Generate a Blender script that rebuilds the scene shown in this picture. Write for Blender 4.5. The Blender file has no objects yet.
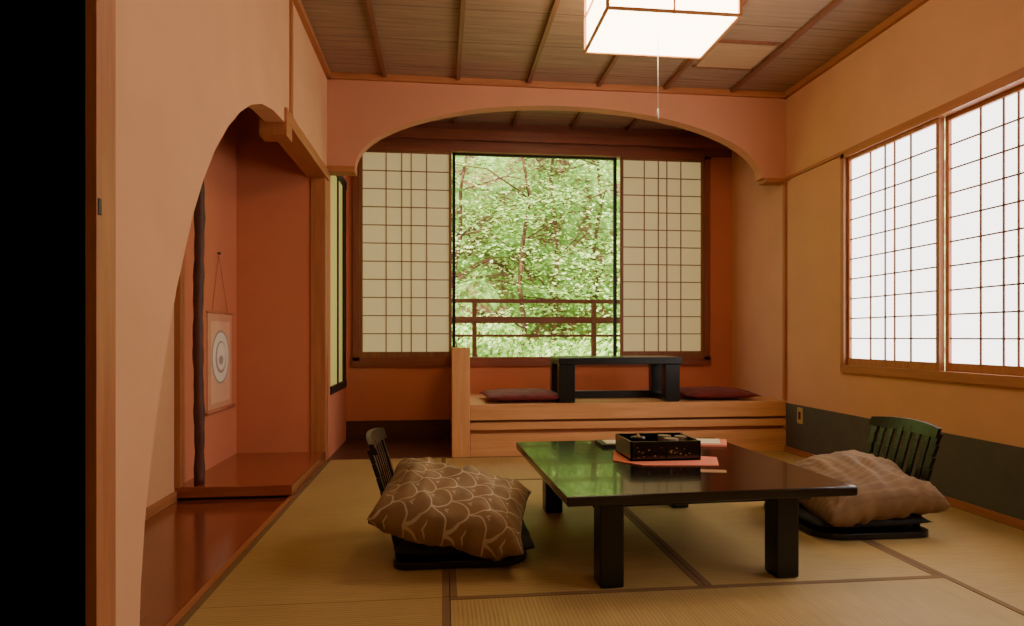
import bpy, bmesh, math, random
from mathutils import Vector, Matrix, noise as mnoise
random.seed(7)
scene = bpy.context.scene

# ------------------------------------------------------------------ helpers
def lin(c):
    out = []
    for v in c[:3]:
        v = v / 255.0
        out.append(v / 12.92 if v <= 0.04045 else ((v + 0.055) / 1.055) ** 2.4)
    return (out[0], out[1], out[2], 1.0)

def newmat(name):
    m = bpy.data.materials.new(name)
    m.use_nodes = True
    nt = m.node_tree
    b = nt.nodes["Principled BSDF"]
    return m, nt, b

def coords(nt, scale=(1, 1, 1), kind="Object"):
    tc = nt.nodes.new("ShaderNodeTexCoord")
    mp = nt.nodes.new("ShaderNodeMapping")
    mp.inputs["Scale"].default_value = scale
    nt.links.new(tc.outputs[kind], mp.inputs["Vector"])
    return mp.outputs["Vector"]

def noise(nt, vec, scale, detail=4, rough=0.55):
    n = nt.nodes.new("ShaderNodeTexNoise")
    n.inputs["Scale"].default_value = scale
    n.inputs["Detail"].default_value = detail
    n.inputs["Roughness"].default_value = rough
    nt.links.new(vec, n.inputs["Vector"])
    return n.outputs["Fac"]

def ramp(nt, fac, stops):
    r = nt.nodes.new("ShaderNodeValToRGB")
    el = r.color_ramp.elements
    while len(el) < len(stops):
        el.new(0.5)
    for e, (p, c) in zip(el, stops):
        e.position = p
        e.color = c
    nt.links.new(fac, r.inputs["Fac"])
    return r.outputs["Color"]

def bump(nt, b, fac, strength, dist=0.002):
    n = nt.nodes.new("ShaderNodeBump")
    n.inputs["Strength"].default_value = strength
    n.inputs["Distance"].default_value = dist
    nt.links.new(fac, n.inputs["Height"])
    nt.links.new(n.outputs["Normal"], b.inputs["Normal"])

def math_node(nt, op, a, bb=None):
    n = nt.nodes.new("ShaderNodeMath")
    n.operation = op
    for i, v in enumerate((a, bb)):
        if v is None:
            continue
        if isinstance(v, (int, float)):
            n.inputs[i].default_value = v
        else:
            nt.links.new(v, n.inputs[i])
    return n.outputs[0]

def m_plaster(name, c, rough=0.85):
    m, nt, b = newmat(name)
    v = coords(nt)
    n1 = noise(nt, v, 3.0, 3)
    c = lin(c)
    d = tuple(x * 0.92 for x in c[:3]) + (1,)
    nt.links.new(ramp(nt, n1, [(0.3, d), (0.7, c)]), b.inputs["Base Color"])
    n2 = noise(nt, v, 220, 3)
    bump(nt, b, n2, 0.35, 0.002)
    b.inputs["Roughness"].default_value = rough
    b.inputs["Specular IOR Level"].default_value = 0.2
    return m

def m_wood(name, c1, c2, axis="x", rough=0.45, scale=6.0, stretch=14, coat=0.0):
    m, nt, b = newmat(name)
    s = {"x": (1, stretch, stretch), "y": (stretch, 1, stretch), "z": (stretch, stretch, 1)}[axis]
    v = coords(nt, s)
    n1 = noise(nt, v, scale * 0.35, 6, 0.62)
    nt.links.new(ramp(nt, n1, [(0.3, lin(c1)), (0.72, lin(c2))]), b.inputs["Base Color"])
    bump(nt, b, n1, 0.12, 0.001)
    b.inputs["Roughness"].default_value = rough
    b.inputs["Coat Weight"].default_value = coat
    b.inputs["Coat Roughness"].default_value = 0.12
    return m

def m_plain(name, c, rough=0.5, spec=0.5, var=0.1, coat=0.0):
    m, nt, b = newmat(name)
    v = coords(nt)
    n1 = noise(nt, v, 9, 3)
    c = lin(c)
    d = tuple(x * (1 - var) for x in c[:3]) + (1,)
    nt.links.new(ramp(nt, n1, [(0.3, d), (0.7, c)]), b.inputs["Base Color"])
    b.inputs["Roughness"].default_value = rough
    b.inputs["Specular IOR Level"].default_value = spec
    b.inputs["Coat Weight"].default_value = coat
    return m

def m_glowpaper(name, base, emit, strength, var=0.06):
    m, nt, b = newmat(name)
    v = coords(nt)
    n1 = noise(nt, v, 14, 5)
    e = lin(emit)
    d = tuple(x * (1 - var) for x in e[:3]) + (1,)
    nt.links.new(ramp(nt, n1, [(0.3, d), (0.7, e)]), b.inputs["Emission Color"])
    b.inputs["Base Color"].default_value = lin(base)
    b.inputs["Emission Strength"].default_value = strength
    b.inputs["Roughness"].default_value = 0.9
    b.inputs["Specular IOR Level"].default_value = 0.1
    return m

class MB:
    def __init__(self):
        self.v = []; self.f = []; self.mi = []; self.mats = []; self.sm = []; self.uv = {}
    def m(self, mat):
        if mat not in self.mats:
            self.mats.append(mat)
        return self.mats.index(mat)
    def add(self, verts, faces, mat, smooth=False):
        o = len(self.v)
        self.v += [tuple(p) for p in verts]
        k = self.m(mat)
        for f in faces:
            self.f.append([o + i for i in f]); self.mi.append(k); self.sm.append(smooth)
        return o
    def box(self, x0, x1, y0, y1, z0, z1, mat):
        x0, x1 = min(x0, x1), max(x0, x1); y0, y1 = min(y0, y1), max(y0, y1); z0, z1 = min(z0, z1), max(z0, z1)
        vs = [(x0, y0, z0), (x1, y0, z0), (x1, y1, z0), (x0, y1, z0), (x0, y0, z1), (x1, y0, z1), (x1, y1, z1), (x0, y1, z1)]
        fs = [(0, 3, 2, 1), (4, 5, 6, 7), (0, 1, 5, 4), (1, 2, 6, 5), (2, 3, 7, 6), (3, 0, 4, 7)]
        self.add(vs, fs, mat)
    def beam(self, p0, p1, w, t, mat, side=(0, 1, 0)):
        p0 = Vector(p0); p1 = Vector(p1); d = (p1 - p0).normalized()
        s = Vector(side); s = (s - d * s.dot(d)).normalized(); n = d.cross(s)
        vs = []
        for p in (p0, p1):
            for a, b in ((-1, -1), (1, -1), (1, 1), (-1, 1)):
                vs.append(p + s * (a * w / 2) + n * (b * t / 2))
        fs = [(0, 1, 2, 3), (7, 6, 5, 4), (0, 4, 5, 1), (1, 5, 6, 2), (2, 6, 7, 3), (3, 7, 4, 0)]
        self.add(vs, fs, mat)
    def tube(self, pts, rads, mat, n=12, smooth=True, cap=True):
        rings = []
        pts = [Vector(p) for p in pts]
        for i, p in enumerate(pts):
            d = (pts[min(i + 1, len(pts) - 1)] - pts[max(i - 1, 0)]).normalized()
            up = Vector((0, 0, 1)) if abs(d.z) < 0.9 else Vector((1, 0, 0))
            s = d.cross(up).normalized(); q = s.cross(d)
            r = rads[i] if isinstance(rads, (list, tuple)) else rads
            rings.append([p + (s * math.cos(a) + q * math.sin(a)) * r for a in [2 * math.pi * k / n for k in range(n)]])
        vs = [v for ring in rings for v in ring]
        fs = []
        for i in range(len(rings) - 1):
            for k in range(n):
                fs.append((i * n + k, i * n + (k + 1) % n, (i + 1) * n + (k + 1) % n, (i + 1) * n + k))
        if cap:
            fs.append(tuple(range(n))[::-1]); fs.append(tuple((len(rings) - 1) * n + k for k in range(n)))
        self.add(vs, fs, mat, smooth)
    def prism(self, outline, axis, t0, t1, mat):
        n = len(outline)
        def P(a, b, t):
            return {"x": (t, a, b), "y": (a, t, b), "z": (a, b, t)}[axis]
        vs = [P(a, b, t0) for a, b in outline] + [P(a, b, t1) for a, b in outline]
        fs = [tuple(range(n)), tuple(range(2 * n - 1, n - 1, -1))]
        for i in range(n):
            j = (i + 1) % n
            fs.append((i, n + i, n + j, j))
        self.add(vs, fs, mat)
    def done(self, name, bevel=0.0, loc=None, rot=None, subsurf=0):
        v = [Vector(p) for p in self.v]
        if loc is None:
            lo = Vector([min(p[i] for p in v) for i in range(3)]); hi = Vector([max(p[i] for p in v) for i in range(3)])
            c = (lo + hi) / 2; c.z = lo.z
            v = [p - c for p in v]
        else:
            c = Vector(loc)
        me = bpy.data.meshes.new(name)
        me.from_pydata([tuple(p) for p in v], [], self.f)
        for m in self.mats:
            me.materials.append(m)
        for p, k, s in zip(me.polygons, self.mi, self.sm):
            p.material_index = k; p.use_smooth = s
        bm = bmesh.new(); bm.from_mesh(me)
        bmesh.ops.recalc_face_normals(bm, faces=bm.faces)
        bm.to_mesh(me); bm.free()
        ob = bpy.data.objects.new(name, me)
        ob.location = c
        if rot: ob.rotation_euler = rot
        bpy.context.collection.objects.link(ob)
        if bevel > 0:
            b = ob.modifiers.new("bevel", "BEVEL"); b.width = bevel; b.segments = 2; b.limit_method = 'ANGLE'
        if subsurf:
            s = ob.modifiers.new("sub", "SUBSURF"); s.levels = subsurf; s.render_levels = subsurf
        return ob

# ------------------------------------------------------------------ constants
XL, XR, Y0, Y1, H = -0.82, 2.69, 4.75, 5.70, 2.80
XT = -1.44      # tokonoma back wall
YB = -1.6       # wall behind

# ------------------------------------------------------------------ materials
wallM = m_plaster("plaster_salmon", (218, 164, 124))
wallR = m_plaster("plaster_ochre", (214, 161, 120))
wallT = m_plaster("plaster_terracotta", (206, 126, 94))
wallE = m_plaster("plaster_rose", (204, 142, 112))
woodX = m_wood("hinoki_x", (156, 94, 58), (184, 120, 78), "x")
woodY = m_wood("hinoki_y", (156, 94, 58), (184, 120, 78), "y")
woodZ = m_wood("hinoki_z", (156, 94, 58), (184, 120, 78), "z")
redX = m_wood("redwood_x", (118, 62, 44), (148, 82, 58), "x")
redZ = m_wood("redwood_z", (118, 62, 44), (148, 82, 58), "z")
paleX = m_wood("pale_cypress_x", (202, 142, 90), (224, 166, 110), "x", 0.4)
paleZ = m_wood("pale_cypress_z", (202, 142, 90), (224, 166, 110), "z", 0.4)
darkX = m_wood("dark_wood_x", (66, 38, 26), (94, 54, 38), "x", 0.35)
darkZ = m_wood("dark_wood_z", (40, 24, 16), (62, 36, 24), "z", 0.4)
floorW = m_wood("polished_red_floor", (112, 50, 30), (150, 76, 46), "y", 0.2, 5, 12, 0.6)
slabW = m_wood("polished_alcove_slab", (128, 62, 38), (164, 88, 54), "x", 0.2, 5, 12, 0.6)
barkM = m_wood("dark_bark", (58, 28, 20), (104, 56, 40), "z", 0.6, 20, 5)
lacq = m_plain("black_lacquer", (20, 14, 12), 0.17, 0.5, 0.2, 0.25)
lacqS = m_plain("black_lacquer_satin", (15, 13, 12), 0.3, 0.5, 0.2)
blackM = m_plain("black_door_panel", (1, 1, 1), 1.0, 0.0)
blackF = m_plain("black_frame", (22, 24, 20), 0.5, 0.3)
bandM = m_plain("slate_wainscot", (88, 86, 74), 0.7, 0.3, 0.15)
paperBack = m_glowpaper("washi_cream_glow", (218, 206, 160), (232, 214, 150), 0.32)  # weak emission stands in for outdoor light through the shoji
paperSide = m_glowpaper("washi_side_glow", (200, 190, 110), (214, 204, 116), 0.34)  # side window glow is emission, no light behind the paper
paperWin = m_glowpaper("washi_emissive_daylight", (235, 235, 230), (252, 248, 242), 4.9)  # daylight through the paper imitated by its own emission
paperLamp = m_glowpaper("lamp_paper", (250, 240, 220), (255, 228, 186), 13.0, 0.02)
paperFill = m_glowpaper("lamp_paper_fill", (250, 240, 220), (255, 226, 182), 9.0, 0.02)  # emission for the added fill lamp behind the camera
gridR = m_wood("lattice_red", (110, 64, 44), (134, 82, 58), "z", 0.5)
gridB = m_wood("lattice_brown", (120, 74, 44), (150, 96, 58), "z", 0.5)
whiteP = m_plain("white_plastic", (230, 225, 210), 0.4)

# ceiling boards
m, nt, b = newmat("ceiling_boards"); ceilM = m
v = coords(nt, (1, 16, 1))
n1 = noise(nt, v, 2.2, 6, 0.6)
col = ramp(nt, n1, [(0.3, lin((136, 108, 86))), (0.7, lin((170, 138, 112)))])
tc = nt.nodes.new("ShaderNodeTexCoord"); sp = nt.nodes.new("ShaderNodeSeparateXYZ")
nt.links.new(tc.outputs["Object"], sp.inputs[0])
fr = math_node(nt, "FRACT", math_node(nt, "DIVIDE", sp.outputs["Y"], 0.42))
ln = math_node(nt, "MULTIPLY", math_node(nt, "LESS_THAN", fr, 0.02), .6)
mx = nt.nodes.new("ShaderNodeMix"); mx.data_type = 'RGBA'
nt.links.new(ln, mx.inputs["Factor"]); nt.links.new(col, mx.inputs[6]); mx.inputs[7].default_value = lin((80, 58, 44))
nt.links.new(mx.outputs[2], b.inputs["Base Color"]); b.inputs["Roughness"].default_value = 0.7

def m_tatami(name, axis):
    m, nt, b = newmat(name)
    tc = nt.nodes.new("ShaderNodeTexCoord"); sp = nt.nodes.new("ShaderNodeSeparateXYZ")
    nt.links.new(tc.outputs["Object"], sp.inputs[0])
    a = sp.outputs["X" if axis == "x" else "Y"]
    ribs = math_node(nt, "SINE", math_node(nt, "MULTIPLY", a, 2 * math.pi / 0.014))
    v = coords(nt, (1, 30, 1) if axis == "y" else (30, 1, 1))
    n = noise(nt, v, 6, 5)
    v2 = coords(nt)
    n2 = noise(nt, v2, 2.5, 3)
    f = math_node(nt, "ADD", math_node(nt, "MULTIPLY", n, 0.5), math_node(nt, "MULTIPLY", n2, 0.3))
    f = math_node(nt, "ADD", f, math_node(nt, "MULTIPLY", ribs, 0.09))
    nt.links.new(ramp(nt, f, [(0.2, lin((158, 128, 76))), (0.65, lin((194, 163, 102)))]), b.inputs["Base Color"])
    bump(nt, b, ribs, 0.3, 0.001)
    b.inputs["Roughness"].default_value = 0.5
    b.inputs["Specular IOR Level"].default_value = 0.35
    return m
tatY = m_tatami("tatami_rush_y", "y"); tatX = m_tatami("tatami_rush_x", "x")
heri = m_plain("tatami_border_cloth", (128, 96, 60), 0.8)

# ------------------------------------------------------------------ ROOM SHELL
def slab(name, *b, mat=wallM, bevel=0):
    o = MB(); o.box(*b, mat); return o.done(name, bevel)

slab("floor", -3.0, 3.0, YB - .1, Y1 + .1, -0.16, -0.05, mat=darkX)
slab("floor_alcove_boards", XT, XL - .02, YB, 4.76, -0.05, -0.004, mat=floorW)
slab("floor_engawa", XL, XR, Y0, Y1, -0.05, -0.004, mat=darkX)
slab("ceiling", -1.6, XR + .1, YB - .1, Y1 + .1, H, H + .1, mat=ceilM)

def mat_(x0, x1, y0, y1, along):
    o = MB(); g = 0.0015; e = 0.026
    if along == "y":
        o.box(x0 + e, x1 - e, y0 + g, y1 - g, -0.05, 0, tatY)
        o.box(x0 + g, x0 + e, y0 + g, y1 - g, -0.05, 0.0015, heri)
        o.box(x1 - e, x1 - g, y0 + g, y1 - g, -0.05, 0.0015, heri)
    else:
        o.box(x0 + g, x1 - g, y0 + e, y1 - e, -0.05, 0, tatX)
        o.box(x0 + g, x1 - g, y0 + g, y0 + e, -0.05, 0.0015, heri)
        o.box(x0 + g, x1 - g, y1 - e, y1 - g, -0.05, 0.0015, heri)
    o.done("tatami_mat")
A = XL + .005
mat_(A, .03, 2.20, 4.748, "y"); mat_(A, .03, .35, 2.20, "y"); mat_(A, .03, YB, .35, "y")
mat_(.03, .94, 2.20, 3.95, "y"); mat_(.94, 1.85, 2.20, 3.95, "y")
mat_(.03, 1.85, 3.95, 4.748, "x"); mat_(.03, 1.85, 1.35, 2.20, "x"); mat_(.03, 1.85, .5, 1.35, "x")
mat_(.03, 1.85, -.4, .5, "x"); mat_(.03, 1.85, YB, -.4, "x")
mat_(1.85, 2.685, 3.0, 4.748, "y"); mat_(1.85, 2.685, 1.25, 3.0, "y"); mat_(1.85, 2.685, -.3, 1.25, "y"); mat_(1.85, 2.685, YB, -.3, "y")

# right wall with window opening
WY0, WY1, WZ0, WZ1 = 0.82, 4.00, 0.70, 2.115
o = MB()
o.box(XR, XR + .12, YB, Y1 + .1, 0 - .05, WZ0, wallR)
o.box(XR, XR + .12, YB, Y1 + .1, WZ1, H, wallR)
o.box(XR, XR + .12, WY1, Y1 + .1, WZ0, WZ1, wallR)
o.box(XR, XR + .12, YB, WY0, WZ0, WZ1, wallR)
o.done("wall_right")
slab("baseboard_right", XR - .008, XR + .001, YB, Y0 - .01, 0.04, .375, mat=bandM)
slab("trim_right_floor", XR - .02, XR + .001, YB, Y0 - .01, 0.0015, .04, mat=woodY)
slab("wall_behind", -1.6, XR + .1, YB - .1, YB, -.05, H)
slab("wall_alcove_back", XT - .1, XT, YB, Y0 + .1, -.05, H, mat=wallM)
slab("baseboard_alcove", XT, XT + .012, 1.0, 3.66, -.003, .05, mat=woodY)

# left wall with quarter-arch opening
arch = [(1.85, -.05), (1.852, .08), (1.86, .2), (1.886, .38), (1.93, .57), (2.0, .78), (2.10, 1.04), (2.233, 1.296), (2.33, 1.44),
        (2.441, 1.572), (2.58, 1.70), (2.734, 1.813), (2.89, 1.90), (3.06, 1.965), (3.25, 2.005), (3.45, 2.02), (3.56, 2.02)]
o = MB()
o.prism([(1.70, -.05)] + arch + [(3.56, 2.07), (Y0, 2.07), (Y0, H), (1.70, H)], "x", XL - .10, XL, wallM)
o.done("wall_left")
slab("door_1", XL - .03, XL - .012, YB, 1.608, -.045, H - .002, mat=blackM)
o = MB(); o.box(XL - .10, XL + .012, 1.61, 1.70, -.049, H - .001, woodZ); o.box(XL + .012, XL + .015, 1.615, 1.628, 1.18, 1.22, darkZ)
o.done("trim_door_post", .003)

# tokonoma parts
o = MB(); o.box(XT, XL + .0, 3.66, 4.70, 0.012, .07, slabW); o.box(XT, XL - .03, 3.70, 4.70, -.003, .012, darkX)
o.done("alcove_platform", .004)
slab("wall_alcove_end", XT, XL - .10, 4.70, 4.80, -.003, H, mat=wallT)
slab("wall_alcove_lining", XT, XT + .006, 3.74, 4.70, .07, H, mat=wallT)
slab("trim_alcove_post", XL - .105, XL - .0, 4.69, 4.80, -.003, 2.03, mat=woodZ, bevel=.004)
o = MB(); o.box(XL - .13, XL + .012, 3.60, 4.80, 2.03, 2.10, woodY); o.box(XL - .13, XL + .014, 3.48, 3.60, 1.95, 2.10, woodY)
o.done("trim_alcove_lintel", .004)
slab("trim_upper_post", XL - .01, XL + .012, 3.59, 3.635, 2.10, H - .001, mat=woodZ)
slab("trim_left_cornice", XL - .005, XL + .03, 1.70, Y0, H - .045, H - .001, mat=woodY)
slab("trim_right_cornice", XR - .03, XR + .002, YB, Y0, H - .045, H - .001, mat=woodY)
slab("trim_back_cornice", XL, XR, Y0 - .03, Y0 + .001, H - .045, H - .001, mat=woodX)
slab("trim_tatami_edge", XL - .022, XL + .004, YB, Y0, -.05, .002, mat=woodY)

# tokobashira bark pole
o = MB(); pts = []; rs = []
for i in range(60):
    z = .07 + i * (H - .07) / 59
    pts.append((-1.335 + .003 * math.sin(z * 5), 3.72 + .003 * math.cos(z * 4), z)); rs.append(.027 + .002 * math.sin(z * 17) + .002 * math.sin(z * 41 + 1))
o.tube(pts, rs, barkM, 12)
o.done("bark_pillar")
slab("trim_alcove_strip", XT, XT + .03, 3.655, 3.70, .07, H - .001, mat=woodZ)

# scroll
kakM = m_plain("scroll_brocade", (214, 156, 122), .8); kakP = m_plain("scroll_paper", (230, 180, 146), .9); inkM = m_plain("scroll_ink_grey", (176, 160, 144), .9); inkL = m_plain("scroll_white", (238, 228, 214), .9)
rollM = m_plain("scroll_roller", (190, 120, 86), .5)
o = MB()
x = XT + .006
o.box(x, x + .008, 4.12, 4.57, .42, 1.04, kakM)
o.box(x + .008, x + .010, 4.165, 4.525, .47, .99, kakP)
n = 28
def disc(cx, cy, cz, ry, rz, mat, t):
    vs = [(cx, cy + ry * math.cos(2 * math.pi * k / n), cz + rz * math.sin(2 * math.pi * k / n)) for k in range(n)]
    vs += [(cx + t, p[1], p[2]) for p in vs]
    fs = [tuple(range(n)), tuple(range(n, 2 * n))] + [(k, (k + 1) % n, n + (k + 1) % n, n + k) for k in range(n)]
    o.add(vs, fs, mat)
disc(x + .010, 4.345, .76, .165, .175, inkM, .001)
disc(x + .011, 4.345, .76, .15, .16, inkL, .001)
disc(x + .012, 4.345, .76, .10, .105, inkM, .001)
disc(x + .013, 4.35, .765, .085, .09, inkL, .001)
disc(x + .014, 4.34, .74, .04, .03, inkM, .001)
o.tube([(x + .012, 4.09, .42), (x + .012, 4.60, .42)], .012, rollM, 10)
o.tube([(x + .008, 4.11, 1.045), (x + .008, 4.58, 1.045)], .007, rollM, 8)
o.tube([(x + .006, 4.2, 1.05), (x + .006, 4.32, 1.42)], .0018, rollM, 6)
o.tube([(x + .006, 4.5, 1.05), (x + .006, 4.32, 1.42)], .0018, rollM, 6)
o.tube([(x, 4.32, 1.43), (x + .02, 4.32, 1.43)], .008, darkX, 6)
o.done("hanging_scroll")

# arched beam wall between rooms
pts = [(XL, 2.13), (-.62, 2.13)]
cx, a_, b_ = .935, 1.555, .50
for i in range(1, 48):
    t = math.pi - math.pi * i / 48
    pts.append((cx + a_ * math.cos(t), 2.13 + b_ * math.sin(t)))
pts += [(2.49, 2.13), (XR, 2.13), (XR, H), (XL, H)]
o = MB(); o.prism(pts, "y", Y0, Y0 + .10, wallE); o.done("wall_arched_beam")
o = MB(); o.box(XL, -.62, Y0 - .012, Y0 + .112, 2.085, 2.13, woodX); o.done("trim_arch_end_left", .003)
o = MB(); o.box(2.52, XR, Y0 - .012, Y0 + .112, 2.10, 2.13, woodX); o.done("trim_arch_end_right", .003)
slab("trim_corner_post", XR - .02, XR + .001, Y0 - .012, Y0 + .02, .40, 2.10, mat=woodZ)

# engawa back wall
WX0, WX1, EZ0, EZ1 = -.74, 2.45, .68, 2.56
o = MB()
o.box(XL - .1, XR, Y1, Y1 + .1, -.05, EZ0, wallT)
o.box(XL - .1, WX0, Y1, Y1 + .1, EZ0, EZ1, wallT)
o.box(WX1, XR, Y1, Y1 + .1, EZ0, EZ1, wallT)
o.box(XL - .1, XR, Y1, Y1 + .1, EZ1, H, redX)
o.done("wall_back")
slab("trim_back_header", XL, XR, Y1 - .05, Y1, 2.63, 2.72, mat=redX)
slab("baseboard_back", XL, .08, Y1 - .02, Y1, -.003, .16, mat=darkX)
# engawa left side wall with its window
o = MB()
o.box(XL - .1, XL, Y0 + .05, Y1, -.05, .50, wallT); o.box(XL - .1, XL, Y0 + .05, Y1, 2.2, H, wallT)
o.box(XL - .1, XL, Y0 + .05, 4.90, .5, 2.2, wallT); o.box(XL - .1, XL, 5.62, Y1, .5, 2.2, wallT)
o.done("wall_engawa_left")
o = MB()
o.box(XL - .03, XL - .004, 4.90, 5.62, .52, 2.16, paperSide)
o.box(XL - .03, XL + .004, 5.22, 5.27, .52, 2.16, blackF)
o.box(XL - .03, XL + .010, 5.50, 5.62, .52, 2.16, blackF)
o.box(XL - .05, XL + .012, 4.88, 5.65, .46, .52, blackF); o.box(XL - .05, XL + .012, 4.88, 5.65, 2.16, 2.22, blackF)
o.done("window_1")
slab("trim_engawa_ceiling_rail", XL, XL + .03, Y0 + .1, Y1, H - .05, H - .001, mat=redX)

def sj(o, axis, a0, a1, z0, z1, face, sgn, cols, rows, fm, gm, pm, fw=.028, low=0.035, bar=.008):
    def B(u0, u1, t0, t1, q0, q1, mt):
        if axis == "x": o.box(u0, u1, face + sgn * t0, face + sgn * t1, q0, q1, mt)
        else: o.box(face + sgn * t0, face + sgn * t1, u0, u1, q0, q1, mt)
    B(a0, a0 + fw, 0, .03, z0, z1, fm); B(a1 - fw, a1, 0, .03, z0, z1, fm)
    B(a0 + fw, a1 - fw, 0, .03, z0, z0 + low, fm); B(a0 + fw, a1 - fw, 0, .03, z1 - fw, z1, fm)
    i0, i1, j0, j1 = a0 + fw, a1 - fw, z0 + low, z1 - fw
    for c in cols: 
        u = i0 + (i1 - i0) * c; B(u - bar / 2, u + bar / 2, .008, .016, j0, j1, gm)
    for r in range(1, rows):
        q = j0 + (j1 - j0) * r / rows; B(i0, i1, .009, .015, q - bar / 2, q + bar / 2, gm)
    B(i0, i1, .018, .021, j0, j1, pm)

cols = [.27, .45, .56, .74]
# window_2: right wall; two nearest panels, out of view, added for more light
o = MB()
o.box(XR - .02, XR + .08, WY0 - .04, WY1 + .04, WZ0 - .045, WZ0 + .005, woodY)
o.box(XR - .02, XR + .08, WY0 - .04, WY1 + .04, WZ1 - .03, WZ1 + .02, woodY)
o.box(XR - .02, XR + .08, WY1, WY1 + .035, WZ0, WZ1, woodZ)
o.box(XR - .02, XR + .08, WY0 - .035, WY0, WZ0, WZ1, woodZ)
w = (WY1 - WY0) / 4
for i in range(4):
    y1 = WY1 - i * w; y0 = y1 - w
    sj(o, "y", y0 + .001, y1 - .001, WZ0 + .005, WZ1 - .03, XR + (.04 if i % 2 else .005), 1, cols, 10, woodZ, gridR, paperWin, .024, .045, .0085)
o.done("window_2")
slab("trim_right_rail", XR - .014, XR + .001, WY1 + .04, Y0 - .012, WZ1 - .0, WZ1 + .022, mat=woodY)

# window_3: engawa window, two shoji + open middle
o = MB()
o.box(WX0 - .03, WX1 + .03, Y1 - .03, Y1 + .08, EZ0 - .05, EZ0 + .03, redX)
o.box(WX0 - .03, WX1 + .03, Y1 - .03, Y1 + .08, EZ1 - .03, EZ1 + .03, redX)
o.box(WX0 - .02, WX0 + .035, Y1 - .03, Y1 + .08, EZ0, EZ1, redZ)
o.box(WX1 - .035, WX1 + .02, Y1 - .03, Y1 + .08, EZ0, EZ1, redZ)
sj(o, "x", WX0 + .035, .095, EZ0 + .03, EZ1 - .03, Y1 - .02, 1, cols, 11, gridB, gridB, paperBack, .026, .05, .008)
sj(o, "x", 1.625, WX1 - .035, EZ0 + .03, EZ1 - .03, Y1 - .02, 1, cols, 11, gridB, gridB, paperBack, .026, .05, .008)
for x0 in (.10, 1.575):
    o.box(x0, x0 + .028, Y1 + .03, Y1 + .06, EZ0 + .03, EZ1 - .03, blackF)
o.box(.10, 1.60, Y1 + .03, Y1 + .06, EZ1 - .045, EZ1 - .03, blackF)
o.done("window_3")

# ceiling battens
o = MB()
battM = m_wood("batten_wood", (116, 70, 50), (142, 90, 66), "y", .5)
for x in (-.405, .125, .65, 1.18, 1.70, 2.23):
    o.box(x - .014, x + .014, YB, Y0 - .03, H - .025, H - .0005, battM)
    o.box(x - .014, x + .014, Y0 + .1, Y1 - .0, H - .025, H - .0005, battM)
o.done("trim_ceiling_battens")
o = MB(); o.box(1.78, 2.18, 3.95, 4.32, H - .012, H - .0005, m_wood("hatch_wood", (176, 140, 106), (196, 160, 124), "x"))
o.box(1.76, 2.20, 3.93, 3.95, H - .016, H - .0005, battM); o.box(1.76, 2.20, 4.32, 4.34, H - .016, H - .0005, battM)
o.done("ceiling_hatch")
dl = m_glowpaper("downlight_glow", (255, 250, 230), (255, 236, 190), 9)
o = MB(); o.tube([(.85, 5.06, H - .012), (.85, 5.06, H - .0005)], .095, whiteP, 24); o.tube([(.85, 5.06, H - .016), (.85, 5.06, H - .012)], .08, dl, 24)
o.done("recessed_downlight")

# ------------------------------------------------------------------ ceiling lamp
def lamp(name, x0, x1, y0, y1, z0, z1, pl):
    o = MB(); fw = .014
    lw = m_lampwood
    o.box(x0 + fw, x1 - fw, y0 + fw, y1 - fw, z0 + .006, z1 - .004, pl)
    for x in (x0, x1 - fw):
        for y in (y0, y1 - fw):
            o.box(x, x + fw, y, y + fw, z0, z1, lw)
    for z in (z0, z1 - fw):
        o.box(x0 + fw, x1 - fw, y0, y0 + fw, z, z + fw * .8, lw); o.box(x0 + fw, x1 - fw, y1 - fw, y1, z, z + fw * .8, lw)
        o.box(x0, x0 + fw, y0 + fw, y1 - fw, z, z + fw * .8, lw); o.box(x1 - fw, x1, y0 + fw, y1 - fw, z, z + fw * .8, lw)
    xm = (x0 + x1) / 2; ym = (y0 + y1) / 2
    for y in (y0 + .006, y1 - .016): o.box(xm - .004, xm + .004, y, y + .01, z0, z1, lw)
    zq = z0 + (z1 - z0) * .62
    o.box(x0 + .006, x0 + .016, y0, y1, zq, zq + .008, lw); o.box(x1 - .016, x1 - .006, y0, y1, zq, zq + .008, lw)
    o.box(x0, x1, y0 + .006, y0 + .016, zq, zq + .008, lw); o.box(x0, x1, y1 - .016, y1 - .006, zq, zq + .008, lw)
    o.box(xm - .12, xm + .12, ym - .1, ym + .1, z1 - .004, H - .026, lw)
    o.tube([(xm, ym, z0 + .006), (xm, ym, z0 - .36)], .0015, whiteP, 6)
    o.tube([(xm, ym, z0 - .36), (xm, ym, z0 - .375), (xm, ym, z0 - .41)], [.003, .006, .004], whiteP, 8)
    return o.done(name)
m_lampwood = m_wood("lamp_frame_wood", (190, 120, 62), (214, 150, 88), "x", .5)
lamp("ceiling_lamp", .745, 1.39, 2.834, 3.306, 2.38, 2.68, paperLamp)
lamp("ceiling_lamp", .752, 1.388, -.5, -.03, 2.385, 2.68, paperFill)  # unseen second lamp behind the camera, added as fill light

o = MB(); o.box(XR - .016, XR - .008, 4.50, 4.57, .24, .36, m_plain("outlet_beige", (190, 160, 100), .5)); o.box(XR - .019, XR - .016, 4.52, 4.55, .27, .33, darkZ)
o.done("wall_outlet", .002)

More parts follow.
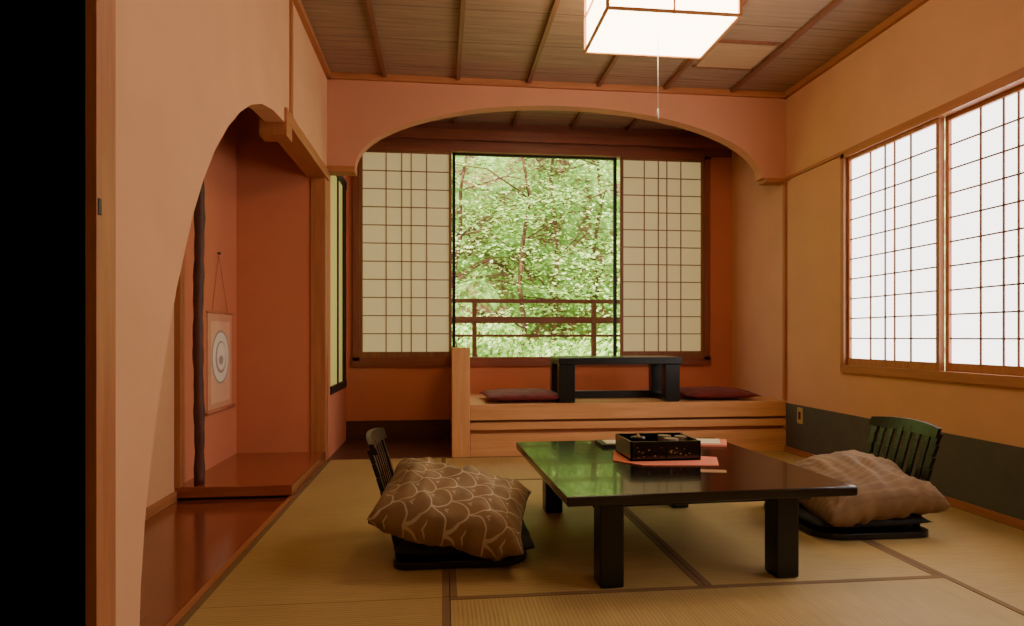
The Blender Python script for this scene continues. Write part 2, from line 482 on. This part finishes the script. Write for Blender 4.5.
# ------------------------------------------------------------------ raised platform in engawa
o = MB()
PX0, PX1, PZ = .215, XR - .001, .385
o.box(PX0, PX1, Y0 + .02, Y1 - .02, PZ - .05, PZ, paleX)
o.box(PX0, PX1, Y0 + .0, Y0 + .03, PZ - .115, PZ + .002, paleX)
o.box(PX0, PX1, Y0 + .05, Y0 + .08, .15, PZ - .1, woodX)
o.box(PX0, PX1, Y0 + .012, Y0 + .06, PZ - .19, PZ - .135, paleX)
o.box(PX0, PX1, Y0 + .002, Y0 + .06, -.003, .165, paleX)
o.box(PX0, PX1, Y0 + .06, Y1 - .02, -.003, .14, darkX)
o.done("raised_platform", .003)
o = MB(); o.box(.08, .213, Y0 - .01, Y0 + .12, -.003, .81, paleZ); o.box(.10, .195, Y0 + .12, Y1 - .04, -.003, .79, paleZ)
o.done("platform_end_panel", .004)

# low black table on platform
o = MB()
tx0, tx1, ty0, ty1, tz = .89, 1.87, 4.80, 5.22, PZ + .003
th = .345
o.box(tx0, tx1, ty0, ty1, tz + th - .055, tz + th, lacqS)
for x0, x1 in ((tx0 + .005, tx0 + .13), (tx1 - .14, tx1 - .02)):
    for y0 in (ty0 + .01, ty1 - .09):
        o.box(x0, x1, y0, y0 + .08, tz, tz + th - .055, lacqS)
o.box(tx0 + .13, tx1 - .14, ty1 - .07, ty1 - .04, tz + .0, tz + .06, lacqS)
o.box(tx0 + .03, tx0 + .11, ty0 + .09, ty1 - .09, tz, tz + .05, lacqS)
o.box(tx1 - .12, tx1 - .04, ty0 + .09, ty1 - .09, tz, tz + .05, lacqS)
o.done("low_desk", .006)

# ------------------------------------------------------------------ cushions
def cushion(name, w, d, t, mat, loc, rot, pinch=.10, wr=.006, n=40, seed=0, power=.5, sag=0.0, fold=0.0):
    vs = []; idx = {}; faces = []; uvs = []
    def pt(u, v, s):
        x = w / 2 * u * (1 - pinch * (1 - v * v)); y = d / 2 * v * (1 - pinch * (1 - u * u))
        h = ((1 - abs(u) ** 2.6) * (1 - abs(v) ** 2.6)); h = max(h, 0) ** power * t / 2
        k = mnoise.noise(Vector((x * 9 + seed, y * 9, s * 3)))
        k2 = mnoise.noise(Vector((x * 22 + seed, y * 6 + 5, s * 2)))
        h *= (1 + .22 * k)
        a = math.atan2(y - d / 2 * (1 if y > 0 else -1), x - w / 2 * (1 if x > 0 else -1))
        cr = fold * math.sin(a * 16 + seed) * (abs(u) * abs(v)) * (1 - max(abs(u), abs(v)) ** 6)
        z = s * (h + cr) + wr * k2 * (1 if h > .004 else .3) - sag * (u * u)
        return (x + wr * k, y + wr * k2, z)
    for s in (1, -1):
        for i in range(n + 1):
            for j in range(n + 1):
                u = -1 + 2 * i / n; v = -1 + 2 * j / n
                edge = i in (0, n) or j in (0, n)
                key = (i, j, 0 if edge else s)
                if key not in idx:
                    idx[key] = len(vs); vs.append(pt(u, v, 0 if edge else s)); uvs.append((i / n, j / n))
    for s in (1, -1):
        for i in range(n):
            for j in range(n):
                q = []
                for a, b2 in ((i, j), (i + 1, j), (i + 1, j + 1), (i, j + 1)):
                    edge = a in (0, n) or b2 in (0, n)
                    q.append(idx[(a, b2, 0 if edge else s)])
                faces.append(q if s == 1 else q[::-1])
    me = bpy.data.meshes.new(name); me.from_pydata(vs, [], faces); me.materials.append(mat)
    uvl = me.uv_layers.new(name="UVMap")
    for p in me.polygons:
        p.use_smooth = True
        for li in p.loop_indices:
            uvl.data[li].uv = uvs[me.loops[li].vertex_index]
    ob = bpy.data.objects.new(name, me); ob.location = loc; ob.rotation_euler = [math.radians(r) for r in rot]
    bpy.context.collection.objects.link(ob)
    return ob

def m_fabric(name, c1, c2, pattern=None):
    m, nt, b = newmat(name)
    v = coords(nt, (1, 1, 1), "UV")
    n1 = noise(nt, v, 5, 4)
    col = ramp(nt, n1, [(0.3, lin(c1)), (0.7, lin(c2))])
    tc = nt.nodes.new("ShaderNodeTexCoord"); sp = nt.nodes.new("ShaderNodeSeparateXYZ")
    nt.links.new(tc.outputs["UV"], sp.inputs[0])
    if pattern == "waves":
        # overlapping arcs (seigaiha style), rows offset by half a cell
        rows = math_node(nt, "MULTIPLY", sp.outputs["X"], 8)
        r = math_node(nt, "FLOOR", rows); fv = math_node(nt, "FRACT", rows)
        off = math_node(nt, "MULTIPLY", math_node(nt, "MODULO", r, 2), .5)
        fu = math_node(nt, "SUBTRACT", math_node(nt, "FRACT", math_node(nt, "ADD", math_node(nt, "MULTIPLY", sp.outputs["Y"], 5), off)), .5)
        fu2 = math_node(nt, "MULTIPLY", fu, 2.0)
        dist = math_node(nt, "SQRT", math_node(nt, "ADD", math_node(nt, "MULTIPLY", fu2, fu2), math_node(nt, "MULTIPLY", fv, fv)))
        l1 = math_node(nt, "LESS_THAN", math_node(nt, "ABSOLUTE", math_node(nt, "SUBTRACT", dist, .96)), .045)
        l2 = math_node(nt, "LESS_THAN", math_node(nt, "ABSOLUTE", math_node(nt, "SUBTRACT", dist, 1.30)), .035)
        ln = math_node(nt, "MULTIPLY", math_node(nt, "MAXIMUM", l1, l2), .6)
        mx = nt.nodes.new("ShaderNodeMix"); mx.data_type = 'RGBA'
        nt.links.new(ln, mx.inputs["Factor"]); nt.links.new(col, mx.inputs[6]); mx.inputs[7].default_value = lin((212, 196, 160))
        col = mx.outputs[2]
    elif pattern == "stripe":
        f = math_node(nt, "FRACT", math_node(nt, "MULTIPLY", sp.outputs["Y"], 14))
        ln = math_node(nt, "MULTIPLY", math_node(nt, "LESS_THAN", f, .3), .12)
        mx = nt.nodes.new("ShaderNodeMix"); mx.data_type = 'RGBA'
        nt.links.new(ln, mx.inputs["Factor"]); nt.links.new(col, mx.inputs[6]); mx.inputs[7].default_value = lin((180, 146, 100))
        col = mx.outputs[2]
    nt.links.new(col, b.inputs["Base Color"])
    n2 = noise(nt, v, 180, 2); bump(nt, b, n2, .3, .001)
    b.inputs["Roughness"].default_value = .8
    b.inputs["Sheen Weight"].default_value = .03
    return m
fabNet = m_fabric("fabric_wave_arcs", (124, 96, 62), (152, 120, 80), "waves")
fabBrown = m_fabric("fabric_brown", (104, 74, 42), (130, 95, 56), "stripe")
fabRed = m_fabric("fabric_dark_red", (92, 18, 18), (118, 28, 26))
fabBlack = m_fabric("fabric_black", (14, 12, 12), (24, 20, 18))

cushion("floor_cushion", .62, .55, .085, fabRed, (.64, 5.08, PZ + .043), (0, 0, 3), .03)
cushion("floor_cushion", .60, .55, .085, fabRed, (2.23, 5.10, PZ + .043), (0, 0, -3), .03, seed=4)

# ------------------------------------------------------------------ zaisu chairs (local: faces +x)
def zaisu(loc, rotz):
    e = bpy.data.objects.new("legless_floor_chair", None); e.location = loc; e.rotation_euler = (0, 0, math.radians(rotz))
    bpy.context.collection.objects.link(e)
    def part(o, name, bev=.003):
        ob = o.done(name, bev, loc=(0, 0, 0)); ob.parent = e; return ob
    o = MB()
    r = .12; out = []
    for cx_, cy_, a0 in ((.53 - r, .30 - r, 0), (.0 + .06, .30 - .06, 90), (.0 + .06, -.30 + .06, 180), (.53 - r, -.30 + r, 270)):
        rr = r if cx_ > .2 else .06
        for k in range(7):
            a = math.radians(a0 + 90 * k / 6); out.append((cx_ + rr * math.cos(a), cy_ + rr * math.sin(a)))
    o.prism(out, "z", .003, .030, lacqS)
    part(o, "seat")
    def back(z):
        return .02 - .34 * (z - .02) * (.55 + .5 * z)
    o = MB()
    zs = [.02 + i * .43 / 8 for i in range(9)]
    for s in (-1, 1):
        for a, c in zip(zs[:-1], zs[1:]):
            o.beam((back(a), s * .200, a), (back(c), s * .208, c), .04, .018, lacqS)
    part(o, "back_stiles")
    o = MB()
    for k in range(6):
        y = -.15 + k * .06
        for a, c in zip(zs[2:-1], zs[3:]):
            o.beam((back(a) - .004, y, a), (back(c) - .004, y, c), .030, .010, lacqS)
    part(o, "slats", .002)
    o = MB()
    N = 12
    for k in range(N):
        y0 = -.228 + .456 * k / N; y1 = y0 + .456 / N
        def hh(y): return .058 - .30 * y * y
        def xo(y): return -.03 + .5 * y * y
        za, zb = .43, .43
        vs = []
        for y in (y0, y1):
            for z in (za, za + hh(y)):
                for t in (-.009, .009):
                    vs.append((back(z) + xo(y) + .02 + t, y, z))
        o.add(vs, [(0, 1, 3, 2), (4, 6, 7, 5), (0, 4, 5, 1), (2, 3, 7, 6), (0, 2, 6, 4), (1, 5, 7, 3)], lacqS)
    part(o, "top_rail", 0)
    o = MB(); o.beam((back(.12), -.2, .12), (back(.12), .2, .12), .04, .014, lacqS, (0, 0, 1)); part(o, "lower_rail")
    c = cushion("seat_pad", .54, .60, .085, fabBlack, (.28, 0, .070), (0, 0, 0), .0)
    c.parent = e
    return e
zaisu((-.185, 2.76, 0), 0)
zaisu((2.175, 2.91, 0), 180)

cushion("patterned_pillow", .60, .47, .23, fabNet, (.055, 2.60, .212), (15, 12, -8), .05, .012, seed=2, power=.40, fold=.012)
cushion("brown_pillow", .60, .48, .22, fabBrown, (1.93, 2.80, .200), (13, -4, 4), .05, .014, seed=9, power=.42, sag=.03, fold=.014)

# ------------------------------------------------------------------ main table (local)
o = MB()
W2, D2, TH = .550, .585, .338
o.box(-W2, W2, -D2, D2, TH - .036, TH, lacq)
o.box(-W2 + .12, W2 - .12, -D2 + .10, D2 - .10, TH - .07, TH - .036, lacqS)
for sx in (-1, 1):
    for y0 in (-D2 + .03, D2 - .165):
        cx_ = sx * .335 - .045
        o.box(cx_ - .044, cx_ + .044, y0, y0 + .09, 0.002, TH - .036, lacqS)
o.done("low_dining_table", .006, loc=(.962, 2.775, 0), rot=(0, 0, math.radians(2)))

T = TH + .001
pinkP = m_plain("pink_paper", (232, 128, 96), .8); creamP = m_plain("cream_paper", (226, 206, 170), .8)
o = MB()
o.prism([(.76, 2.78), (.86, 2.66), (1.18, 2.62), (1.25, 2.80), (.83, 3.02)], "z", T, T + .003, pinkP)
o.done("pink_paper_sheet")
goldM = m_plain("gold_maki_e", (190, 150, 80), .35)
o = MB()
bx0, bx1, by0, by1, z0 = .83, 1.15, 2.74, 2.99, T + .004
o.box(bx0, bx1, by0, by1, z0, z0 + .008, lacq)
for a in ((bx0, bx1, by0, by0 + .008), (bx0, bx1, by1 - .008, by1), (bx0, bx0 + .008, by0, by1), (bx1 - .008, bx1, by0, by1)):
    o.box(*a, z0, z0 + .085, lacq)
o.box(.99, .996, by0, by1, z0, z0 + .06, lacq)
for i in range(22):
    x = random.uniform(bx0 + .015, bx1 - .02); z = z0 + random.uniform(.012, .065); s = random.uniform(.0015, .004)
    o.box(x, x + s * 2, by0 - .0008, by0, z, z + s, goldM)
o.tube([(.90, 2.86, z0 + .008), (.90, 2.86, z0 + .085), (.90, 2.86, z0 + .09)], [.034, .034, .03], lacq, 20)
o.tube([(.90, 2.86, z0 + .091), (.90, 2.86, z0 + .10)], [.008, .006], goldM, 10)
cer = m_plain("tea_cup_ceramic", (150, 130, 104), .3)
for x, y in ((1.05, 2.84), (1.12, 2.90), (1.05, 2.93)):
    o.tube([(x, y, z0 + .008), (x, y, z0 + .05), (x, y, z0 + .082)], [.018, .030, .032], cer, 18, cap=False)
    o.tube([(x, y, z0 + .008), (x, y, z0 + .05), (x, y, z0 + .082)], [.015, .027, .030], cer, 18)
o.done("lacquer_tea_box", .0015)
o = MB()
o.prism([(1.10, 3.12), (1.42, 3.06), (1.50, 3.24), (1.20, 3.30)], "z", T, T + .010, pinkP)
o.prism([(1.12, 3.14), (1.40, 3.09), (1.46, 3.24), (1.20, 3.28)], "z", T + .010, T + .014, creamP)
o.done("magazine_stack")
o = MB(); o.prism([(.80, 3.12), (1.02, 3.12), (1.02, 3.28), (.80, 3.28)], "z", T, T + .014, m_plain("dark_notebook", (50, 36, 28), .5)); 
o.box(.83, .98, 3.15, 3.25, T + .014, T + .016, creamP); o.done("guest_folder")
o = MB(); o.prism([(1.05, 2.50), (1.15, 2.48), (1.17, 2.53), (1.07, 2.555)], "z", T, T + .002, m_plain("note_paper", (180, 130, 90), .5)); o.done("note_card")

# ------------------------------------------------------------------ exterior
railM = m_wood("rail_brown", (96, 50, 34), (130, 74, 50), "x", .6)
o = MB(); yr = 6.45
o.box(-2.5, 4.5, Y1 + .12, 6.6, .40, .50, railM)
for z, h in ((1.235, .04), (1.03, .065), (.89, .025), (.60, .04)):
    o.box(-2.5, 4.5, yr, yr + .04, z, z + h, railM)
for k in range(-2, 5):
    x = .335 + k * 1.23; o.box(x - .022, x + .022, yr - .01, yr + .05, .50, 1.275, railM)
o.done("balcony_railing")

m, nt, b = newmat("hillside_moss"); hillM = m
v = coords(nt); n1 = noise(nt, v, 2.2, 8, .7)
nt.links.new(ramp(nt, n1, [(.3, lin((60, 56, 32))), (.44, lin((124, 84, 58))), (.52, lin((124, 158, 70))), (.72, lin((200, 226, 132)))]), b.inputs["Base Color"])
b.inputs["Roughness"].default_value = .9
vs = []; fs = []; NX, NY = 50, 40
for j in range(NY + 1):
    for i in range(NX + 1):
        x = -9 + 22 * i / NX; t = j / NY
        y = 7.5 + 6.5 * t; z = -2.5 + 11 * t ** 1.1
        k = mnoise.noise(Vector((x * .7, y * .7, z * .5)))
        vs.append((x, y - k * .8, z + k * .6))
for j in range(NY):
    for i in range(NX):
        a = j * (NX + 1) + i; fs.append((a, a + 1, a + NX + 2, a + NX + 1))
o = MB(); o.add(vs, fs, hillM, True); o.done("hillside_ground")

def leafmat(name, c1, c2):
    m = bpy.data.materials.new(name); m.use_nodes = True; nt = m.node_tree
    b = nt.nodes["Principled BSDF"]; outn = nt.nodes["Material Output"]
    v = coords(nt); n1 = noise(nt, v, 3, 4)
    c = ramp(nt, n1, [(.35, lin(c1)), (.65, lin(c2))])
    nt.links.new(c, b.inputs["Base Color"]); b.inputs["Roughness"].default_value = .5
    b.inputs["Specular IOR Level"].default_value = .25
    tr = nt.nodes.new("ShaderNodeBsdfTranslucent"); nt.links.new(c, tr.inputs["Color"])
    mx = nt.nodes.new("ShaderNodeMixShader"); mx.inputs[0].default_value = .45
    nt.links.new(b.outputs[0], mx.inputs[1]); nt.links.new(tr.outputs[0], mx.inputs[2]); nt.links.new(mx.outputs[0], outn.inputs[0])
    return m
L = [leafmat("maple_leaf_light", (200, 228, 124), (232, 246, 170)), leafmat("maple_leaf_mid", (150, 196, 82), (188, 220, 112)), leafmat("maple_leaf_deep", (76, 120, 44), (116, 158, 66))]
trunkM = m_wood("tree_bark", (84, 48, 34), (124, 76, 56), "z", .8, 10, 4)

o = MB()
def tree(bx, by, bz, height, spread, nspray, seed):
    rnd = random.Random(seed)
    top = Vector((bx + rnd.uniform(-.6, .6), by - .6, bz + height))
    base = Vector((bx, by, bz))
    tp = [base.lerp(top, i / 8) + Vector((rnd.uniform(-.08, .08), rnd.uniform(-.08, .08), 0)) for i in range(9)]
    o.tube(tp, [.045 - .004 * i for i in range(9)], trunkM, 8)
    for q in range(nspray):
        st = tp[rnd.randint(1, 8)]
        ang = rnd.uniform(0, 2 * math.pi); ln = rnd.uniform(.5, spread)
        end = st + Vector((math.cos(ang) * ln, math.sin(ang) * ln * .5, rnd.uniform(-.3, .5)))
        mid = st.lerp(end, .5) + Vector((0, 0, .18))
        if q % 6 == 0:
            o.tube([st, mid, end], [.014, .010, .004], trunkM, 5)
        tilt = Vector((rnd.uniform(-.3, .3), rnd.uniform(-.7, -.1), 1)).normalized()
        mt = rnd.choices([0, 1, 2], [7, 3, 2])[0]
        for k in range(50):
            r = rnd.uniform(0, 1) ** .6 * .42; a2 = rnd.uniform(0, 2 * math.pi)
            off = Vector((math.cos(a2) * r * 1.5, math.sin(a2) * r, 0))
            off.z = -(off.x * tilt.x + off.y * tilt.y) / tilt.z - r * r * .5 + rnd.uniform(-.03, .03)
            c = end + off
            nrm = (tilt + Vector((rnd.uniform(-.5, .5), rnd.uniform(-.5, .5), rnd.uniform(-.3, .3)))).normalized()
            d = Vector((rnd.uniform(-1, 1), rnd.uniform(-1, 1), rnd.uniform(-.4, .1))); d = (d - nrm * d.dot(nrm)).normalized()
            s = nrm.cross(d); L0 = rnd.uniform(.022, .05)
            o.add([c - d * L0, c + s * L0 * .5, c + d * L0, c - s * L0 * .5], [(0, 1, 2, 3)], L[mt if rnd.random() < .85 else rnd.randint(0, 2)])
k = 0
for bx, by in ((-.9, 9.0), (.0, 9.9), (3.1, 8.9), (4.2, 9.8), (-2.2, 9.8), (5.0, 9.2), (1.9, 10.3), (.2, 10.9), (2.6, 10.6), (1.2, 9.8)):
    k += 1
    tree(bx, by, -1.0 + (by - 9) * .9, 5.2, 1.8, 125, k)
def shrub(bx, by, bz, seed):
    rnd = random.Random(seed)
    for q in range(6):
        o.tube([(bx, by, bz - .3), (bx + rnd.uniform(-.3, .3), by + rnd.uniform(-.2, .2), bz + .4)], [.02, .008], trunkM, 5)
    for q in range(1800):
        a = rnd.uniform(0, 2 * math.pi); e = rnd.uniform(-.2, 1); r = rnd.uniform(.65, 1.05)
        n_ = Vector((math.cos(a) * math.sqrt(max(0, 1 - e * e)), math.sin(a) * math.sqrt(max(0, 1 - e * e)), e))
        c = Vector((bx, by, bz)) + Vector((n_.x * .8, n_.y * .6, n_.z * .6)) * r
        nr = (n_ + Vector((rnd.uniform(-.6, .6), rnd.uniform(-.6, .6), rnd.uniform(-.6, .6)))).normalized()
        d = nr.orthogonal().normalized(); s = nr.cross(d); L0 = rnd.uniform(.03, .05)
        o.add([c - d * L0, c + s * L0 * .55, c + d * L0, c - s * L0 * .55], [(0, 1, 2, 3)], L[rnd.choice([0, 0, 1, 1, 2])])
for i in range(7):
    shrub(-1.5 + i * .95, 7.9 + .35 * (i % 2), .25 + .3 * ((i * 7) % 3) / 2, 100 + i)
o.done("maple_trees")

# ------------------------------------------------------------------ light
w = bpy.data.worlds.new("World"); scene.world = w; w.use_nodes = True
bg = w.node_tree.nodes["Background"]; bg.inputs[0].default_value = (.93, .97, 1.0, 1); bg.inputs[1].default_value = 2.6
sun = bpy.data.lights.new("sun", "SUN"); sun.energy = 17; sun.angle = .05; sun.color = (1, .98, .88)
so = bpy.data.objects.new("sun", sun); bpy.context.collection.objects.link(so)
so.location = (0, 3, 8)
so.rotation_euler = Vector((.35, .75, -1)).to_track_quat('-Z', 'Y').to_euler()

# ------------------------------------------------------------------ camera
cam = bpy.data.cameras.new("camera"); co = bpy.data.objects.new("camera", cam); bpy.context.collection.objects.link(co)
co.location = (0, 0, .89); co.rotation_euler = (math.radians(90), 0, -math.radians(6.33))
cam.lens = 22.5; cam.sensor_width = 36; cam.shift_y = .0234; cam.clip_start = .02
scene.camera = co
